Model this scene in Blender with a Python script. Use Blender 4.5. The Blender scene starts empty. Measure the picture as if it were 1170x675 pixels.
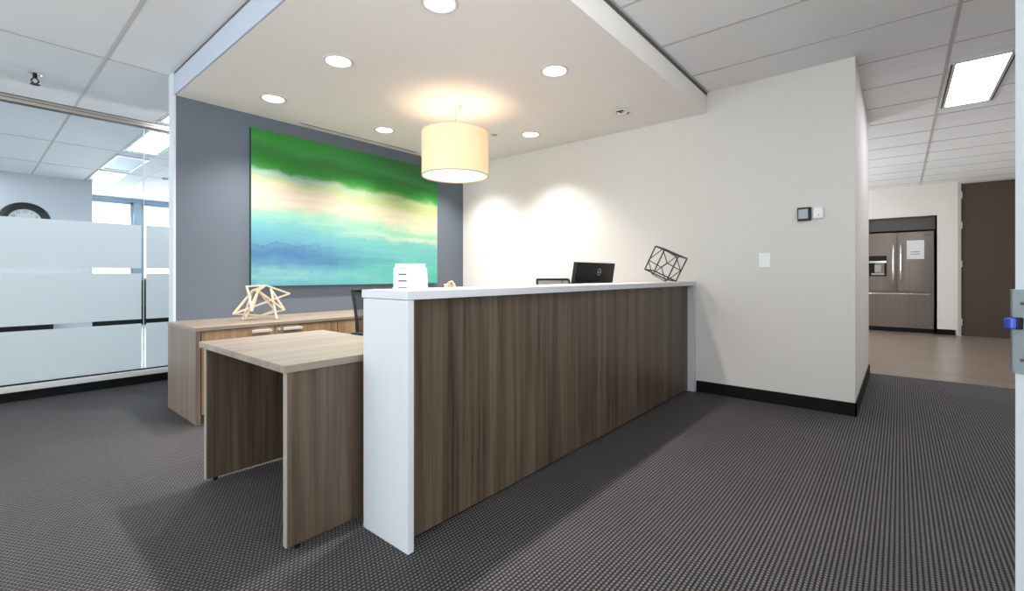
import bpy, bmesh, math, random
from mathutils import Vector, Matrix, Euler
C = bpy.context.scene.collection
scene = bpy.context.scene
PI = math.pi

# ------------------------------------------------------------------ camera, world, exposure, lights
H = 1.1
FPX = 525.0
YAW = math.atan((1028 - 585) / FPX)
cd = bpy.data.cameras.new('camera')
cam = bpy.data.objects.new('camera', cd)
C.objects.link(cam)
cam.location = (0, 0, H)
cam.rotation_euler = (PI / 2, 0, -PI / 2 + YAW)
cd.sensor_width = 36
cd.lens = FPX / 1170 * 36
cd.shift_y = -(337.5 - 314) / 1170
cd.clip_start = 0.02
scene.camera = cam

vs = scene.view_settings
scene.display_settings.display_device = 'sRGB'
vs.view_transform = 'Standard'
vs.look = 'None'
vs.gamma = 1
vs.use_curve_mapping = False
vs.exposure = 0.45

w = bpy.data.worlds.new('overcast_sky')
scene.world = w
w.use_nodes = True
w.node_tree.nodes['Background'].inputs[0].default_value = (0.88, 0.94, 1.0, 1)
w.node_tree.nodes['Background'].inputs[1].default_value = 2.2

def lamp(name, kind, loc, rot, power, col, **kw):
    d = bpy.data.lights.new(name, kind)
    d.energy = power
    d.color = col
    for k, v in kw.items():
        setattr(d, k, v)
    o = bpy.data.objects.new(name, d)
    C.objects.link(o)
    o.location = loc
    o.rotation_euler = rot
    return o

COOL = (0.93, 0.965, 1.0)
WARM = (1.0, 0.87, 0.72)
# daylight entering by the window bank in the left wall and by the meeting-room windows
lamp('daylight_left', 'AREA', (-3.25, 2.0, 1.7), (0, -PI / 2 + 0.05, 0), 112, COOL, shape='RECTANGLE', size=1.9, size_y=6.5)
lamp('daylight_meeting_room', 'AREA', (1.0, 13.35, 1.85), (-PI / 2 + 0.4, 0, 0), 300, COOL, shape='RECTANGLE', size=7.0, size_y=1.7)
lamp('entry_ceiling_fill', 'AREA', (-0.5, -2.45, 1.5), (PI / 2 + 1.1, 0, 0), 175, (1.0, 0.98, 0.96), shape='RECTANGLE', size=4.5, size_y=2.0)  # added fill lamp, aimed steeply upward to brighten the ceilings

lamp('kitchen_ceiling_fill', 'AREA', (9.3, 3.5, 1.6), (-PI / 2 - 0.6, 0, 0), 125, (0.97, 0.98, 1.0), shape='RECTANGLE', size=3.4, size_y=1.7)  # added unseen lamp, tilted up to lift the hall and kitchen ceiling

# ------------------------------------------------------------------ helpers
def lin(c):
    r = []
    for v in c:
        v /= 255.0
        r.append(v / 12.92 if v <= 0.04045 else ((v + 0.055) / 1.055) ** 2.4)
    return (r[0], r[1], r[2], 1)

class NT:
    def __init__(s, name):
        s.m = bpy.data.materials.new(name)
        s.m.use_nodes = True
        s.t = s.m.node_tree
        s.b = s.t.nodes.get('Principled BSDF')
        s.out = s.t.nodes.get('Material Output')
    def n(s, typ, **kw):
        x = s.t.nodes.new(typ)
        for k, v in kw.items():
            setattr(x, k, v)
        return x
    def l(s, a, b):
        s.t.links.new(a, b)
    def val(s, sock, v):
        if hasattr(v, 'links') or isinstance(v, bpy.types.NodeSocket):
            s.l(v, sock)
        else:
            sock.default_value = v
    def math(s, op, a, b=0.0, c=None, clamp=False):
        x = s.n('ShaderNodeMath', operation=op)
        x.use_clamp = clamp
        s.val(x.inputs[0], a); s.val(x.inputs[1], b)
        if c is not None: s.val(x.inputs[2], c)
        return x.outputs[0]
    def mix(s, f, a, b):
        x = s.n('ShaderNodeMix', data_type='RGBA')
        s.val(x.inputs[0], f); s.val(x.inputs[6], a); s.val(x.inputs[7], b)
        return x.outputs[2]
    def ramp(s, f, stops):
        x = s.n('ShaderNodeValToRGB')
        e = x.color_ramp.elements
        while len(e) > 1: e.remove(e[-1])
        e[0].position = stops[0][0]; e[0].color = stops[0][1]
        for p, c in stops[1:]:
            q = e.new(p); q.color = c
        s.l(f, x.inputs[0])
        return x.outputs[0]
    def pos(s):
        x = s.n('ShaderNodeTexCoord')
        return x.outputs['Object']
    def noise(s, vec, scale, detail=3, rough=0.5):
        x = s.n('ShaderNodeTexNoise')
        x.inputs['Scale'].default_value = scale
        x.inputs['Detail'].default_value = detail
        x.inputs['Roughness'].default_value = rough
        s.l(vec, x.inputs['Vector'])
        return x.outputs['Fac']
    def mapping(s, vec, scale=(1, 1, 1), loc=(0, 0, 0)):
        x = s.n('ShaderNodeMapping')
        x.inputs['Scale'].default_value = scale
        x.inputs['Location'].default_value = loc
        s.l(vec, x.inputs['Vector'])
        return x.outputs[0]
    def bump(s, h, strength=0.3, dist=0.002):
        x = s.n('ShaderNodeBump')
        x.inputs['Strength'].default_value = strength
        x.inputs['Distance'].default_value = dist
        s.l(h, x.inputs['Height'])
        s.l(x.outputs[0], s.b.inputs['Normal'])

def plain(name, col, rough=0.5, metal=0.0, var=0.03, scale=6, bump=0.0, spec=0.5):
    t = NT(name)
    c = lin(col)
    p = t.pos()
    f = t.noise(p, scale)
    a = tuple(max(0, v * (1 - var)) for v in c[:3]) + (1,)
    b = tuple(min(1, v * (1 + var)) for v in c[:3]) + (1,)
    t.l(t.mix(f, a, b), t.b.inputs['Base Color'])
    t.b.inputs['Roughness'].default_value = rough
    t.b.inputs['Metallic'].default_value = metal
    t.b.inputs['Specular IOR Level'].default_value = spec
    if bump:
        t.bump(t.noise(p, 180, 2), bump, 0.001)
    return t.m

def emit(name, col, strength):
    t = NT(name)
    t.b.inputs['Base Color'].default_value = lin(col)
    t.b.inputs['Emission Color'].default_value = lin(col)
    t.b.inputs['Emission Strength'].default_value = strength
    return t.m

def wood(name, axis, dark, light, rough=0.42):
    t = NT(name)
    p = t.pos()
    s = [38, 38, 38]; s[axis] = 0.9
    s2 = [9, 9, 9]; s2[axis] = 0.35
    s3 = [150, 150, 150]; s3[axis] = 3.0
    f1 = t.noise(t.mapping(p, s), 1, 4, 0.6)
    f2 = t.noise(t.mapping(p, s2, (3, 7, 1)), 1, 3, 0.55)
    f3 = t.noise(t.mapping(p, s3), 1, 2, 0.5)
    f = t.math('ADD', t.math('MULTIPLY', f1, 0.42), t.math('MULTIPLY', f2, 0.45))
    f = t.math('ADD', f, t.math('MULTIPLY', f3, 0.13))
    f = t.math('MULTIPLY_ADD', t.math('SUBTRACT', f, 0.5), 3.6, 0.5, clamp=True)
    t.l(t.mix(f, lin(dark), lin(light)), t.b.inputs['Base Color'])
    t.b.inputs['Roughness'].default_value = rough
    t.bump(f3, 0.08, 0.0005)
    return t.m

def carpet():
    t = NT('ribbed_carpet')
    p = t.pos()
    sep = t.n('ShaderNodeSeparateXYZ')
    t.l(p, sep.inputs[0])
    x, y = sep.outputs[0], sep.outputs[1]
    row = t.math('MULTIPLY', y, 1 / 0.0165)
    par = t.math('MODULO', t.math('FLOOR', t.math('ADD', row, 4000)), 2)
    ry = t.math('ABSOLUTE', t.math('SINE', t.math('MULTIPLY', row, PI)))
    cx = t.math('ADD', t.math('MULTIPLY', x, 1 / 0.017), t.math('MULTIPLY', par, 0.5))
    rx = t.math('ABSOLUTE', t.math('SINE', t.math('MULTIPLY', cx, PI)))
    h = t.math('MULTIPLY', ry, t.math('MULTIPLY_ADD', rx, 0.65, 0.35))
    n = t.noise(p, 90, 3, 0.7)
    nb = t.noise(p, 1.4, 3, 0.6)
    f = t.math('MULTIPLY', t.math('POWER', h, 1.8), t.math('MULTIPLY_ADD', n, 1.0, 0.5))
    f = t.math('MULTIPLY', f, t.math('MULTIPLY_ADD', nb, 0.5, 0.75), clamp=True)
    # carpet tile joints
    def seam(v, pitch, off):
        q = t.math('FRACT', t.math('MULTIPLY', t.math('ADD', v, 100 + off), 1 / pitch))
        return t.math('GREATER_THAN', t.math('ABSOLUTE', t.math('SUBTRACT', q, 0.5)), 0.4985)
    sm = t.math('MAXIMUM', seam(x, 0.61, 0.1), seam(y, 0.61, 0.33))
    f = t.math('MULTIPLY', f, t.math('MULTIPLY_ADD', sm, -0.35, 1.0))
    t.l(t.mix(f, lin((3, 3, 6)), lin((120, 115, 115))), t.b.inputs['Base Color'])
    t.b.inputs['Roughness'].default_value = 0.62
    t.b.inputs['Specular IOR Level'].default_value = 0.16
    t.b.inputs['Sheen Weight'].default_value = 0.0
    t.b.inputs['Sheen Roughness'].default_value = 0.5
    t.bump(h, 0.6, 0.004)
    return t.m

def tile_ceiling(c, name, grooves=True):
    t = NT(name)
    p = t.pos()
    sep = t.n('ShaderNodeSeparateXYZ')
    t.l(p, sep.inputs[0])
    f = t.noise(p, 120, 3, 0.8)
    f2 = t.noise(p, 0.8, 2)
    f = t.math('ADD', t.math('MULTIPLY', f, 0.75), t.math('MULTIPLY', f2, 0.25))
    a = tuple(v * 0.84 for v in c[:3]); b = tuple(min(255, v * 1.1) for v in c[:3])
    col = t.mix(f, lin(a), lin(b))
    if grooves:
        q = t.math('FRACT', t.math('MULTIPLY', t.math('ADD', sep.outputs[0], 66 - 0.04), 1 / 0.66))
        g = t.math('LESS_THAN', t.math('ABSOLUTE', t.math('SUBTRACT', q, 0.5)), 0.006)
        g = t.math('MULTIPLY', g, t.math('GREATER_THAN', sep.outputs[0], 4.5))
        col = t.mix(t.math('MULTIPLY', g, 0.3), col, lin((120, 116, 112)))
    t.l(col, t.b.inputs['Base Color'])
    t.b.inputs['Roughness'].default_value = 0.9
    t.bump(t.noise(p, 220, 2), 0.15, 0.001)
    return t.m

def thin_glass():
    t = NT('clear_glass')
    t.t.nodes.remove(t.b)
    tr = t.n('ShaderNodeBsdfTransparent'); tr.inputs[0].default_value = (0.93, 0.97, 0.98, 1)
    gl = t.n('ShaderNodeBsdfGlossy'); gl.inputs['Roughness'].default_value = 0.02
    fr = t.n('ShaderNodeFresnel'); fr.inputs[0].default_value = 1.2
    mx = t.n('ShaderNodeMixShader')
    t.l(fr.outputs[0], mx.inputs[0]); t.l(tr.outputs[0], mx.inputs[1]); t.l(gl.outputs[0], mx.inputs[2])
    t.l(mx.outputs[0], t.out.inputs[0])
    return t.m

def frost():
    t = NT('frosted_film')
    t.t.nodes.remove(t.b)
    p = t.pos()
    c = t.mix(t.noise(p, 2), lin((230, 232, 233)), lin((234, 236, 236)))
    tl = t.n('ShaderNodeBsdfTranslucent'); t.l(c, tl.inputs[0])
    df = t.n('ShaderNodeBsdfDiffuse'); t.l(c, df.inputs[0])
    mx = t.n('ShaderNodeMixShader'); mx.inputs[0].default_value = 0.35
    t.l(tl.outputs[0], mx.inputs[1]); t.l(df.outputs[0], mx.inputs[2])
    t.l(mx.outputs[0], t.out.inputs[0])
    return t.m

def shade_fabric():
    t = NT('lamp_shade_fabric')
    p = t.pos()
    c = t.mix(t.noise(t.mapping(p, (1, 1, 30)), 12), lin((246, 218, 182)), lin((248, 223, 190)))
    t.l(c, t.b.inputs['Base Color'])
    t.b.inputs['Roughness'].default_value = 0.9
    tl = t.n('ShaderNodeBsdfTranslucent'); t.l(c, tl.inputs[0])
    mx = t.n('ShaderNodeMixShader'); mx.inputs[0].default_value = 0.18
    t.l(t.b.outputs[0], mx.inputs[1]); t.l(tl.outputs[0], mx.inputs[2])
    em = t.n('ShaderNodeEmission'); t.l(c, em.inputs[0]); em.inputs[1].default_value = 0.16
    ad = t.n('ShaderNodeAddShader')
    t.l(mx.outputs[0], ad.inputs[0]); t.l(em.outputs[0], ad.inputs[1])
    t.l(ad.outputs[0], t.out.inputs[0])
    return t.m

def steel(name, axis=2):
    t = NT(name)
    p = t.pos()
    s = [60, 60, 60]; s[axis] = 0.6
    f = t.noise(t.mapping(p, s), 1, 3)
    t.l(t.mix(f, lin((118, 108, 100)), lin((142, 131, 123))), t.b.inputs['Base Color'])
    t.b.inputs['Metallic'].default_value = 1
    t.b.inputs['Roughness'].default_value = 0.3
    return t.m

def painting():
    # abstract watercolour bands; object coords: x 0..W, z 0..Hh
    W, Hh = 2.25, 1.48
    t = NT('abstract_watercolour')
    p = t.pos()
    sep = t.n('ShaderNodeSeparateXYZ'); t.l(p, sep.inputs[0])
    u = t.math('DIVIDE', sep.outputs[0], W)
    v = t.math('SUBTRACT', 1.0, t.math('DIVIDE', sep.outputs[2], Hh))     # 0 top, 1 bottom
    n1 = t.math('SUBTRACT', t.noise(t.mapping(p, (1, 1, 2.2)), 1.6, 4, 0.55), 0.5)
    n2 = t.math('SUBTRACT', t.noise(t.mapping(p, (1, 1, 1.6), (4, 2, 1)), 6, 5, 0.65), 0.5)
    n3 = t.math('SUBTRACT', t.noise(t.mapping(p, (1, 1, 7), (1, 0, 5)), 2.4, 4, 0.6), 0.5)
    # band descends to the right
    sh = t.math('MULTIPLY', t.math('POWER', u, 1.25), -0.09)
    vv = t.math('ADD', v, sh)
    vv = t.math('ADD', vv, t.math('MULTIPLY', n1, 0.17))
    vv = t.math('ADD', vv, t.math('MULTIPLY', n2, t.math('MULTIPLY_ADD', v, 0.11, 0.015)))
    G1 = lin((20, 132, 34)); G2 = lin((44, 164, 60)); G3 = lin((14, 152, 30))
    left = t.ramp(vv, [(0, lin((30, 158, 40))), (0.07, G2), (0.12, lin((34, 136, 50))), (0.20, G3), (0.235, lin((60, 160, 66))),
                       (0.262, lin((176, 216, 196))), (0.31, lin((214, 222, 172))), (0.37, lin((240, 222, 202))),
                       (0.46, lin((238, 222, 200))), (0.53, lin((172, 228, 204))), (0.61, lin((130, 210, 212))),
                       (0.70, lin((112, 186, 212))), (0.79, lin((78, 140, 190))), (0.85, lin((104, 178, 208))),
                       (0.92, lin((150, 222, 220))), (1.0, lin((96, 196, 206)))])
    right = t.ramp(vv, [(0, lin((24, 128, 44))), (0.06, lin((44, 152, 74))), (0.12, G1), (0.19, lin((16, 160, 36))), (0.215, lin((70, 176, 66))),
                        (0.25, lin((196, 214, 150))), (0.31, lin((200, 216, 140))), (0.37, lin((232, 226, 184))), (0.46, lin((228, 232, 196))),
                        (0.53, lin((150, 226, 190))), (0.57, lin((214, 234, 200))), (0.62, lin((120, 208, 196))), (0.70, lin((116, 206, 204))),
                        (0.80, lin((104, 214, 190))), (1.0, lin((80, 200, 190)))])
    mixf = t.math('MULTIPLY_ADD', t.math('ADD', u, t.math('MULTIPLY', n3, 0.7)), 1.8, -0.45, clamp=True)
    c = t.mix(mixf, left, right)
    # blue washes, low left
    bl = t.math('MULTIPLY', t.math('SUBTRACT', 1.0, t.math('MULTIPLY', u, 1.9), clamp=True),
                t.math('MULTIPLY_ADD', v, 3.6, -1.95, clamp=True))
    bl = t.math('MULTIPLY', bl, t.math('MULTIPLY_ADD', n3, 3.2, 0.35, clamp=True))
    c = t.mix(t.math('MULTIPLY', bl, 0.75), c, lin((70, 118, 186)))
    # dark inky lines where two washes meet
    e = t.math('ABSOLUTE', t.math('SUBTRACT', t.math('ADD', v, t.math('MULTIPLY', n2, 0.16)), 0.735))
    e = t.math('SUBTRACT', 1.0, t.math('MULTIPLY', e, 130), clamp=True)
    e = t.math('MULTIPLY', e, t.math('MULTIPLY_ADD', u, -2.4, 1.3, clamp=True))
    c = t.mix(t.math('MULTIPLY', e, 0.55), c, lin((50, 110, 140)))
    st = t.math('MULTIPLY', n3, 0.25)
    hs = t.n('ShaderNodeHueSaturation'); hs.inputs['Saturation'].default_value = 0.97
    t.l(t.math('ADD', 0.585, st), hs.inputs['Value'])
    t.l(c, hs.inputs['Color'])
    t.l(hs.outputs[0], t.b.inputs['Base Color'])
    t.b.inputs['Roughness'].default_value = 0.5
    return t.m

def see_through_mesh():
    t = NT('black_mesh_fabric')
    p = t.pos()
    t.l(t.mix(t.noise(p, 40), lin((22, 22, 24)), lin((34, 34, 36))), t.b.inputs['Base Color'])
    t.b.inputs['Roughness'].default_value = 0.8
    tr = t.n('ShaderNodeBsdfTransparent')
    mx = t.n('ShaderNodeMixShader'); mx.inputs[0].default_value = 0.35
    t.l(t.b.outputs[0], mx.inputs[1]); t.l(tr.outputs[0], mx.inputs[2])
    t.l(mx.outputs[0], t.out.inputs[0])
    return t.m

M = dict(
    back_mesh=see_through_mesh(),
    white_wall=plain('white_wall_paint', (219, 213, 207), 0.7, var=0.015, scale=1, bump=0.03, spec=0.3),
    cool_wall=plain('soft_white_paint', (206, 208, 214), 0.7, var=0.015, scale=1, bump=0.03, spec=0.3),
    grey_wall=plain('slate_grey_paint', (98, 106, 116), 0.65, var=0.02, scale=1, bump=0.03, spec=0.3),
    fascia=plain('fascia_paint', (182, 187, 198), 0.7, var=0.015, scale=1, spec=0.3),
    soffit=plain('soffit_paint', (240, 236, 231), 0.8, var=0.015, scale=1, spec=0.2),
    tile=tile_ceiling((246, 243, 240), 'acoustic_tile'),
    tbar=plain('ceiling_grid_paint', (190, 187, 183), 0.6),
    trim_dark=plain('dark_grey_trim', (88, 84, 80), 0.5),  # dark grey is the trim's own colour
    carpet=carpet(),
    vinyl=wood('kitchen_vinyl_plank', 1, (112, 98, 86), (150, 134, 120), 0.28),
    meeting_floor=plain('pale_bounce_floor', (176, 176, 176), 0.5),  # pale tone added so the floor bounces light onto the meeting room ceiling
    black_base=plain('black_rubber_base', (7, 7, 9), 0.6, spec=0.2),
    lam_v=wood('laminate_shaded_vertical', 2, (50, 38, 27), (106, 90, 74)),  # darker copy of the laminate, shade of the upright panels in its colour
    lam_cred=wood('laminate_credenza_front', 2, (128, 100, 74), (178, 148, 116)),
    lam_top=wood('laminate_top_grain', 0, (118, 104, 91), (156, 142, 128), 0.35),
    lam_edge=plain('laminate_edge_band', (150, 140, 128), 0.4),
    lam_side=wood('laminate_daylit_side', 2, (98, 85, 74), (142, 126, 112)),  # lighter copy of the laminate, left daylight put into its colour
    white_lam=plain('white_laminate', (198, 198, 202), 0.35, var=0.01),
    alum=plain('brushed_aluminium', (172, 164, 156), 0.35, 0.9),
    chrome=plain('polished_chrome', (220, 220, 222), 0.12, 1.0),
    pull=plain('satin_nickel', (214, 212, 208), 0.4, 0.25),
    device_white=plain('device_white_plastic', (240, 239, 236), 0.4, var=0.01),
    holder=plain('card_holder_plastic', (196, 196, 196), 0.4, var=0.01),
    plate=plain('galvanised_plate', (158, 166, 170), 0.4, 0.35),
    white_pl=plain('white_plastic', (212, 210, 207), 0.4, var=0.01),
    black_pl=plain('black_plastic', (11, 11, 12), 0.45, spec=0.3),
    mesh_black=plain('black_mesh_fabric', (28, 28, 30), 0.8, bump=0.3),
    dark_metal=plain('dark_bronze_wire', (16, 15, 10), 0.5, 0.0),
    stick=plain('pale_bare_wood', (214, 194, 166), 0.5, var=0.08, scale=30),
    screen_grey=plain('grey_display', (150, 158, 158), 0.25),
    paper=plain('white_paper', (214, 214, 213), 0.7, var=0.01),
    ink=plain('grey_print', (84, 84, 88), 0.7),
    brown_door=plain('brown_door_paint', (70, 56, 45), 0.5),
    frame_grey=plain('grey_frame_paint', (176, 170, 164), 0.45),
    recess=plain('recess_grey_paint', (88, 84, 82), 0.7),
    steel=steel('stainless_steel'),
    blue_pl=plain('blue_plastic_latch', (44, 62, 160), 0.35),
    sill_dark=plain('charcoal_wall_paint', (40, 44, 50), 0.6),
    mullion=plain('window_mullion', (150, 168, 182), 0.5),
    glass=thin_glass(), frost=frost(), shade=shade_fabric(), painting=painting(),
    canvas_edge=plain('painted_canvas_edge', (24, 60, 40), 0.6),
    tube=emit('fluorescent_diffuser', (240, 246, 255), 15.0),
    down=emit('downlight_lens', (255, 246, 232), 9.0),
    shade_diff=emit('pendant_diffuser', (255, 240, 208), 1.15),
)

def bx(bm, x0, x1, y0, y1, z0, z1):
    vs_ = [bm.verts.new(p) for p in ((x0, y0, z0), (x1, y0, z0), (x1, y1, z0), (x0, y1, z0), (x0, y0, z1), (x1, y0, z1), (x1, y1, z1), (x0, y1, z1))]
    for f in ((3, 2, 1, 0), (4, 5, 6, 7), (0, 1, 5, 4), (1, 2, 6, 5), (2, 3, 7, 6), (3, 0, 4, 7)):
        bm.faces.new([vs_[i] for i in f])
    return bm
def BX(*a):
    bm = bmesh.new()
    for i in a: bx(bm, *i)
    return bm
def bev(bm, w_=0.003, seg=2):
    bmesh.ops.bevel(bm, geom=list(bm.edges), offset=w_, segments=seg, affect='EDGES', profile=0.6)
    return bm
def rod(bm, a, b, r, n=8):
    a, b = Vector(a), Vector(b)
    d = (b - a); L = d.length
    if L < 1e-6: return bm
    q = d.to_track_quat('Z', 'Y').to_matrix().to_4x4()
    m = Matrix.Translation((a + b) / 2) @ q
    bmesh.ops.create_cone(bm, cap_ends=True, segments=n, radius1=r, radius2=r, depth=L, matrix=m)
    return bm
def sqrod(bm, a, b, r):
    a, b = Vector(a), Vector(b)
    d = (b - a)
    q = d.to_track_quat('Z', 'Y').to_matrix().to_4x4()
    m = Matrix.Translation((a + b) / 2) @ q @ Matrix.Rotation(PI / 4, 4, 'Z')
    bmesh.ops.create_cone(bm, cap_ends=True, segments=4, radius1=r * 1.3, radius2=r * 1.3, depth=d.length + r, matrix=m)
    return bm
def lathe(prof, n=32, bm=None, axis='Z', at=(0, 0, 0)):
    bm = bm or bmesh.new()
    rings = []
    for r, z in prof:
        ring = []
        for i in range(n):
            a = 2 * PI * i / n
            p = (r * math.cos(a), r * math.sin(a), z)
            if axis == 'Y': p = (p[0], z, p[1])
            if axis == 'X': p = (z, p[0], p[1])
            ring.append(bm.verts.new((p[0] + at[0], p[1] + at[1], p[2] + at[2])))
        rings.append(ring)
    for a, b in zip(rings, rings[1:]):
        for i in range(n):
            bm.faces.new((a[i], a[(i + 1) % n], b[(i + 1) % n], b[i]))
    if prof[0] == prof[-1]:
        bmesh.ops.remove_doubles(bm, verts=bm.verts, dist=1e-6)
    else:
        for rg in (rings[0], rings[-1]): bm.faces.new(rg)
    return bm

def obj(name, bm, mat, parent=None, smooth=False, root=None):
    """world-space mesh; when the parent chain sits at an offset the verts are shifted to match"""
    off = Vector((0, 0, 0)); q = parent
    while q is not None and not q.get('_local'):
        off += q.location; q = q.parent
    if off.length: bmesh.ops.translate(bm, verts=bm.verts, vec=-off)
    bmesh.ops.recalc_face_normals(bm, faces=bm.faces)
    me = bpy.data.meshes.new(name)
    bm.to_mesh(me); bm.free()
    me.materials.append(mat)
    if smooth:
        for f in me.polygons: f.use_smooth = True
        try: me.set_sharp_from_angle(angle=math.radians(40))
        except Exception: pass
    o = bpy.data.objects.new(name, me)
    C.objects.link(o)
    if parent: o.parent = parent
    return o

def tag(o, label, cat, group=None, kind=None):
    o['label'] = label; o['category'] = cat
    if group: o['group'] = group
    if kind: o['kind'] = kind
    return o
def thing(name, label, cat, loc=(0, 0, 0), group=None, kind=None):
    o = bpy.data.objects.new(name, None)
    C.objects.link(o); o.location = loc
    o.empty_display_size = 0.1
    return tag(o, label, cat, group, kind)
def struct(name, bm, mat, label, cat, parent=None):
    o = obj(name, bm, mat, parent)
    if parent is None: tag(o, label, cat, None, 'structure')
    return o
def dup(o, parent=None):
    c = o.copy(); C.objects.link(c); c.parent = parent
    for ch in list(o.children): dup(ch, c)
    return c
def copy_to(o, loc, rz=0, label=None):
    c = dup(o); c.location = loc; c.rotation_euler = (0, 0, rz)
    if label: c['label'] = label
    return c
def text_mesh(s, size, depth=0.0005):
    cu = bpy.data.curves.new('lettering', 'FONT')
    cu.body = s; cu.size = size; cu.align_x = 'CENTER'; cu.align_y = 'CENTER'; cu.extrude = depth
    o = bpy.data.objects.new('lettering', cu); C.objects.link(o)
    dg = bpy.context.evaluated_depsgraph_get()
    me = bpy.data.meshes.new_from_object(o.evaluated_get(dg))
    bpy.data.objects.remove(o)
    bm = bmesh.new(); bm.from_mesh(me); bpy.data.meshes.remove(me)
    return bm

# ------------------------------------------------------------------ the setting
XW = 4.455        # white wall
YG = 4.653        # grey wall
YP = 5.90         # glass partition
XF = 11.6         # kitchen end wall
ZC, ZS = 2.80, 2.61
XE = 6.5          # end of hall wall, start of kitchen

struct('floor', BX((-3.2, XE, -2.4, YP, -0.06, 0)), M['carpet'], 'dark charcoal ribbed carpet covering the reception and hallway floor', 'floor')
struct('floor_kitchen', BX((XE, XF + 0.9, -2.4, 3.2, -0.06, 0.0)), M['vinyl'], 'shiny tan plank floor of the kitchen beyond the hallway', 'floor')
struct('floor_meeting', BX((-3.2, 4.5, YP, 13.2, -0.06, 0)), M['meeting_floor'], 'meeting room floor behind the frosted glass, made pale grey to bounce light', 'floor')
f = struct('trim_1', BX((XE - 0.012, XE + 0.012, -2.3, 0.26, 0.0, 0.004)), M['trim_dark'], 'thin strip on the floor where carpet meets tan kitchen planks', 'floor trim')

ceil = struct('ceiling', BX((-3.2, XF + 0.1, -2.4, 13.3, ZC, ZC + 0.06)), M['tile'], 'off-white acoustic tile ceiling with a thin grid over lobby and hallway', 'ceiling')
gb = bmesh.new()
for k in range(-4, 18):
    x = 0.04 + 0.66 * k
    for y0, y1 in ((-2.4, 1.375), (YG + 0.12, 13.1)) if 1.12 < x < XW else (((-2.4, 13.1),) if x < 1.12 else ((-2.4, 0.26),) if x < XE else ((-2.4, 3.2),)):
        bx(gb, x - 0.011, x + 0.011, y0, y1, ZC - 0.003, ZC + 0.001)
for y in (-1.96, -0.29, 1.385 - 0.02, 3.07, 4.76, 6.45, 8.23, 9.92, 11.6):
    segs = ((-3.2, XF),) if y < 0.2 else ((-3.2, XW),) if y < 1.4 else ((-3.2, 1.12),) if y < 4.7 else ((-3.2, 4.4),)
    for x0, x1 in segs: bx(gb, x0, x1, y - 0.011, y + 0.011, ZC - 0.0032, ZC + 0.001)
obj('ceiling_grid', gb, M['tbar'], ceil)

sof = struct('ceiling_soffit', BX((1.13, XW, 1.385, YG, ZS, ZC)), M['soffit'], 'smooth cream dropped ceiling panel over the reception desk with round lights', 'ceiling')
struct('trim_2', BX((1.118, 1.13, 1.385, YG + 0.12, ZC - 0.02, ZC - 0.001), (1.118, XW, 1.373, 1.385, ZC - 0.02, ZC - 0.001)), M['trim_dark'], 'dark grey trim line where the dropped panel meets the tile ceiling', 'trim')
struct('fascia_trim', BX((1.118, 1.1305, 1.375, YG + 0.12, ZS, ZC - 0.02)), M['fascia'], 'pale blue-white vertical edge band on the left of the dropped ceiling panel', 'trim')
bpy.data.objects['fascia_trim'].name = 'trim_3'

struct('wall_right', BX((XW, XE, 0.265, 5.0, 0, ZC)), M['white_wall'], 'plain white wall at the end of the reception counter carrying the switch', 'wall')
gw = struct('wall_back', BX((1.13, XW, YG, YG + 0.13, 0, ZC)), M['grey_wall'], 'slate grey feature wall behind the reception desk holding the painting', 'wall')
struct('trim_4', BX((1.112, 1.13, YG - 0.002, YG + 0.132, 0.08, ZC)), M['cool_wall'], 'white vertical end cap on the left end of the grey feature wall', 'trim')
struct('baseboard_end', BX((1.108, 1.134, YG - 0.006, YG + 0.136, 0, 0.08)), M['black_base'], 'short black base under the white end cap of the grey wall', 'baseboard')
struct('baseboard_right', BX((XW - 0.012, XW, 0.253, 1.47, 0, 0.103), (XW - 0.012, XE, 0.253, 0.265, 0, 0.103), (XW - 0.012, XW, 1.82, YG, 0, 0.103)), M['black_base'], 'black rubber baseboard along the white wall and round its corner', 'baseboard')

# kitchen shell
struct('wall_kitchen',  BX(
    (XF, XF + 0.12, -0.813, -0.509, 0, ZC), (XF, XF + 0.12, -2.4, -1.80, 0, ZC), (XF, XF + 0.12, -0.509, 0.62, 2.20, ZC), (XF, XF + 0.12, 0.62, 3.2, 0, ZC), (XF, XF + 0.12, -1.8, -0.813, 2.772, ZC)),
    M['white_wall'], 'white kitchen end wall around the fridge recess', 'wall')
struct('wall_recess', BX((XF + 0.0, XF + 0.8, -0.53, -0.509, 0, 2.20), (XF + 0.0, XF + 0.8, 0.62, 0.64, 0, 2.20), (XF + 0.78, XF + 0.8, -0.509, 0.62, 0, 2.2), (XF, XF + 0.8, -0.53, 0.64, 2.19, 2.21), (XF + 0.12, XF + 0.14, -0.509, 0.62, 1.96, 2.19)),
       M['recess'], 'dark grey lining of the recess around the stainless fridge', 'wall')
struct('baseboard_kitchen', BX((XF - 0.012, XF, -0.775, -0.53, 0, 0.10)), M['black_base'], 'short black baseboard between the fridge recess and the brown door', 'baseboard')
struct('wall_kitchen_side', BX((XE, 7.6, 3.2, 3.3, 0, ZC), (11.0, XF, 3.2, 3.3, 0, ZC), (7.6, 11.0, 3.2, 3.3, 0, 0.75), (7.6, 11.0, 3.2, 3.3, 2.45, ZC)), M['white_wall'], 'white far side wall of the kitchen out past the hallway corner', 'wall')
struct('wall_hall', BX((2.36, XF + 0.1, -2.4, -2.3, 0, ZC)), M['white_wall'], 'white wall on the right side of the hallway', 'wall')
struct('wall_entry', BX((2.24, 2.36, -2.3, -0.90, 0, ZC)), M['white_wall'], 'white partition beside the open entry door', 'wall')

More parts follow.
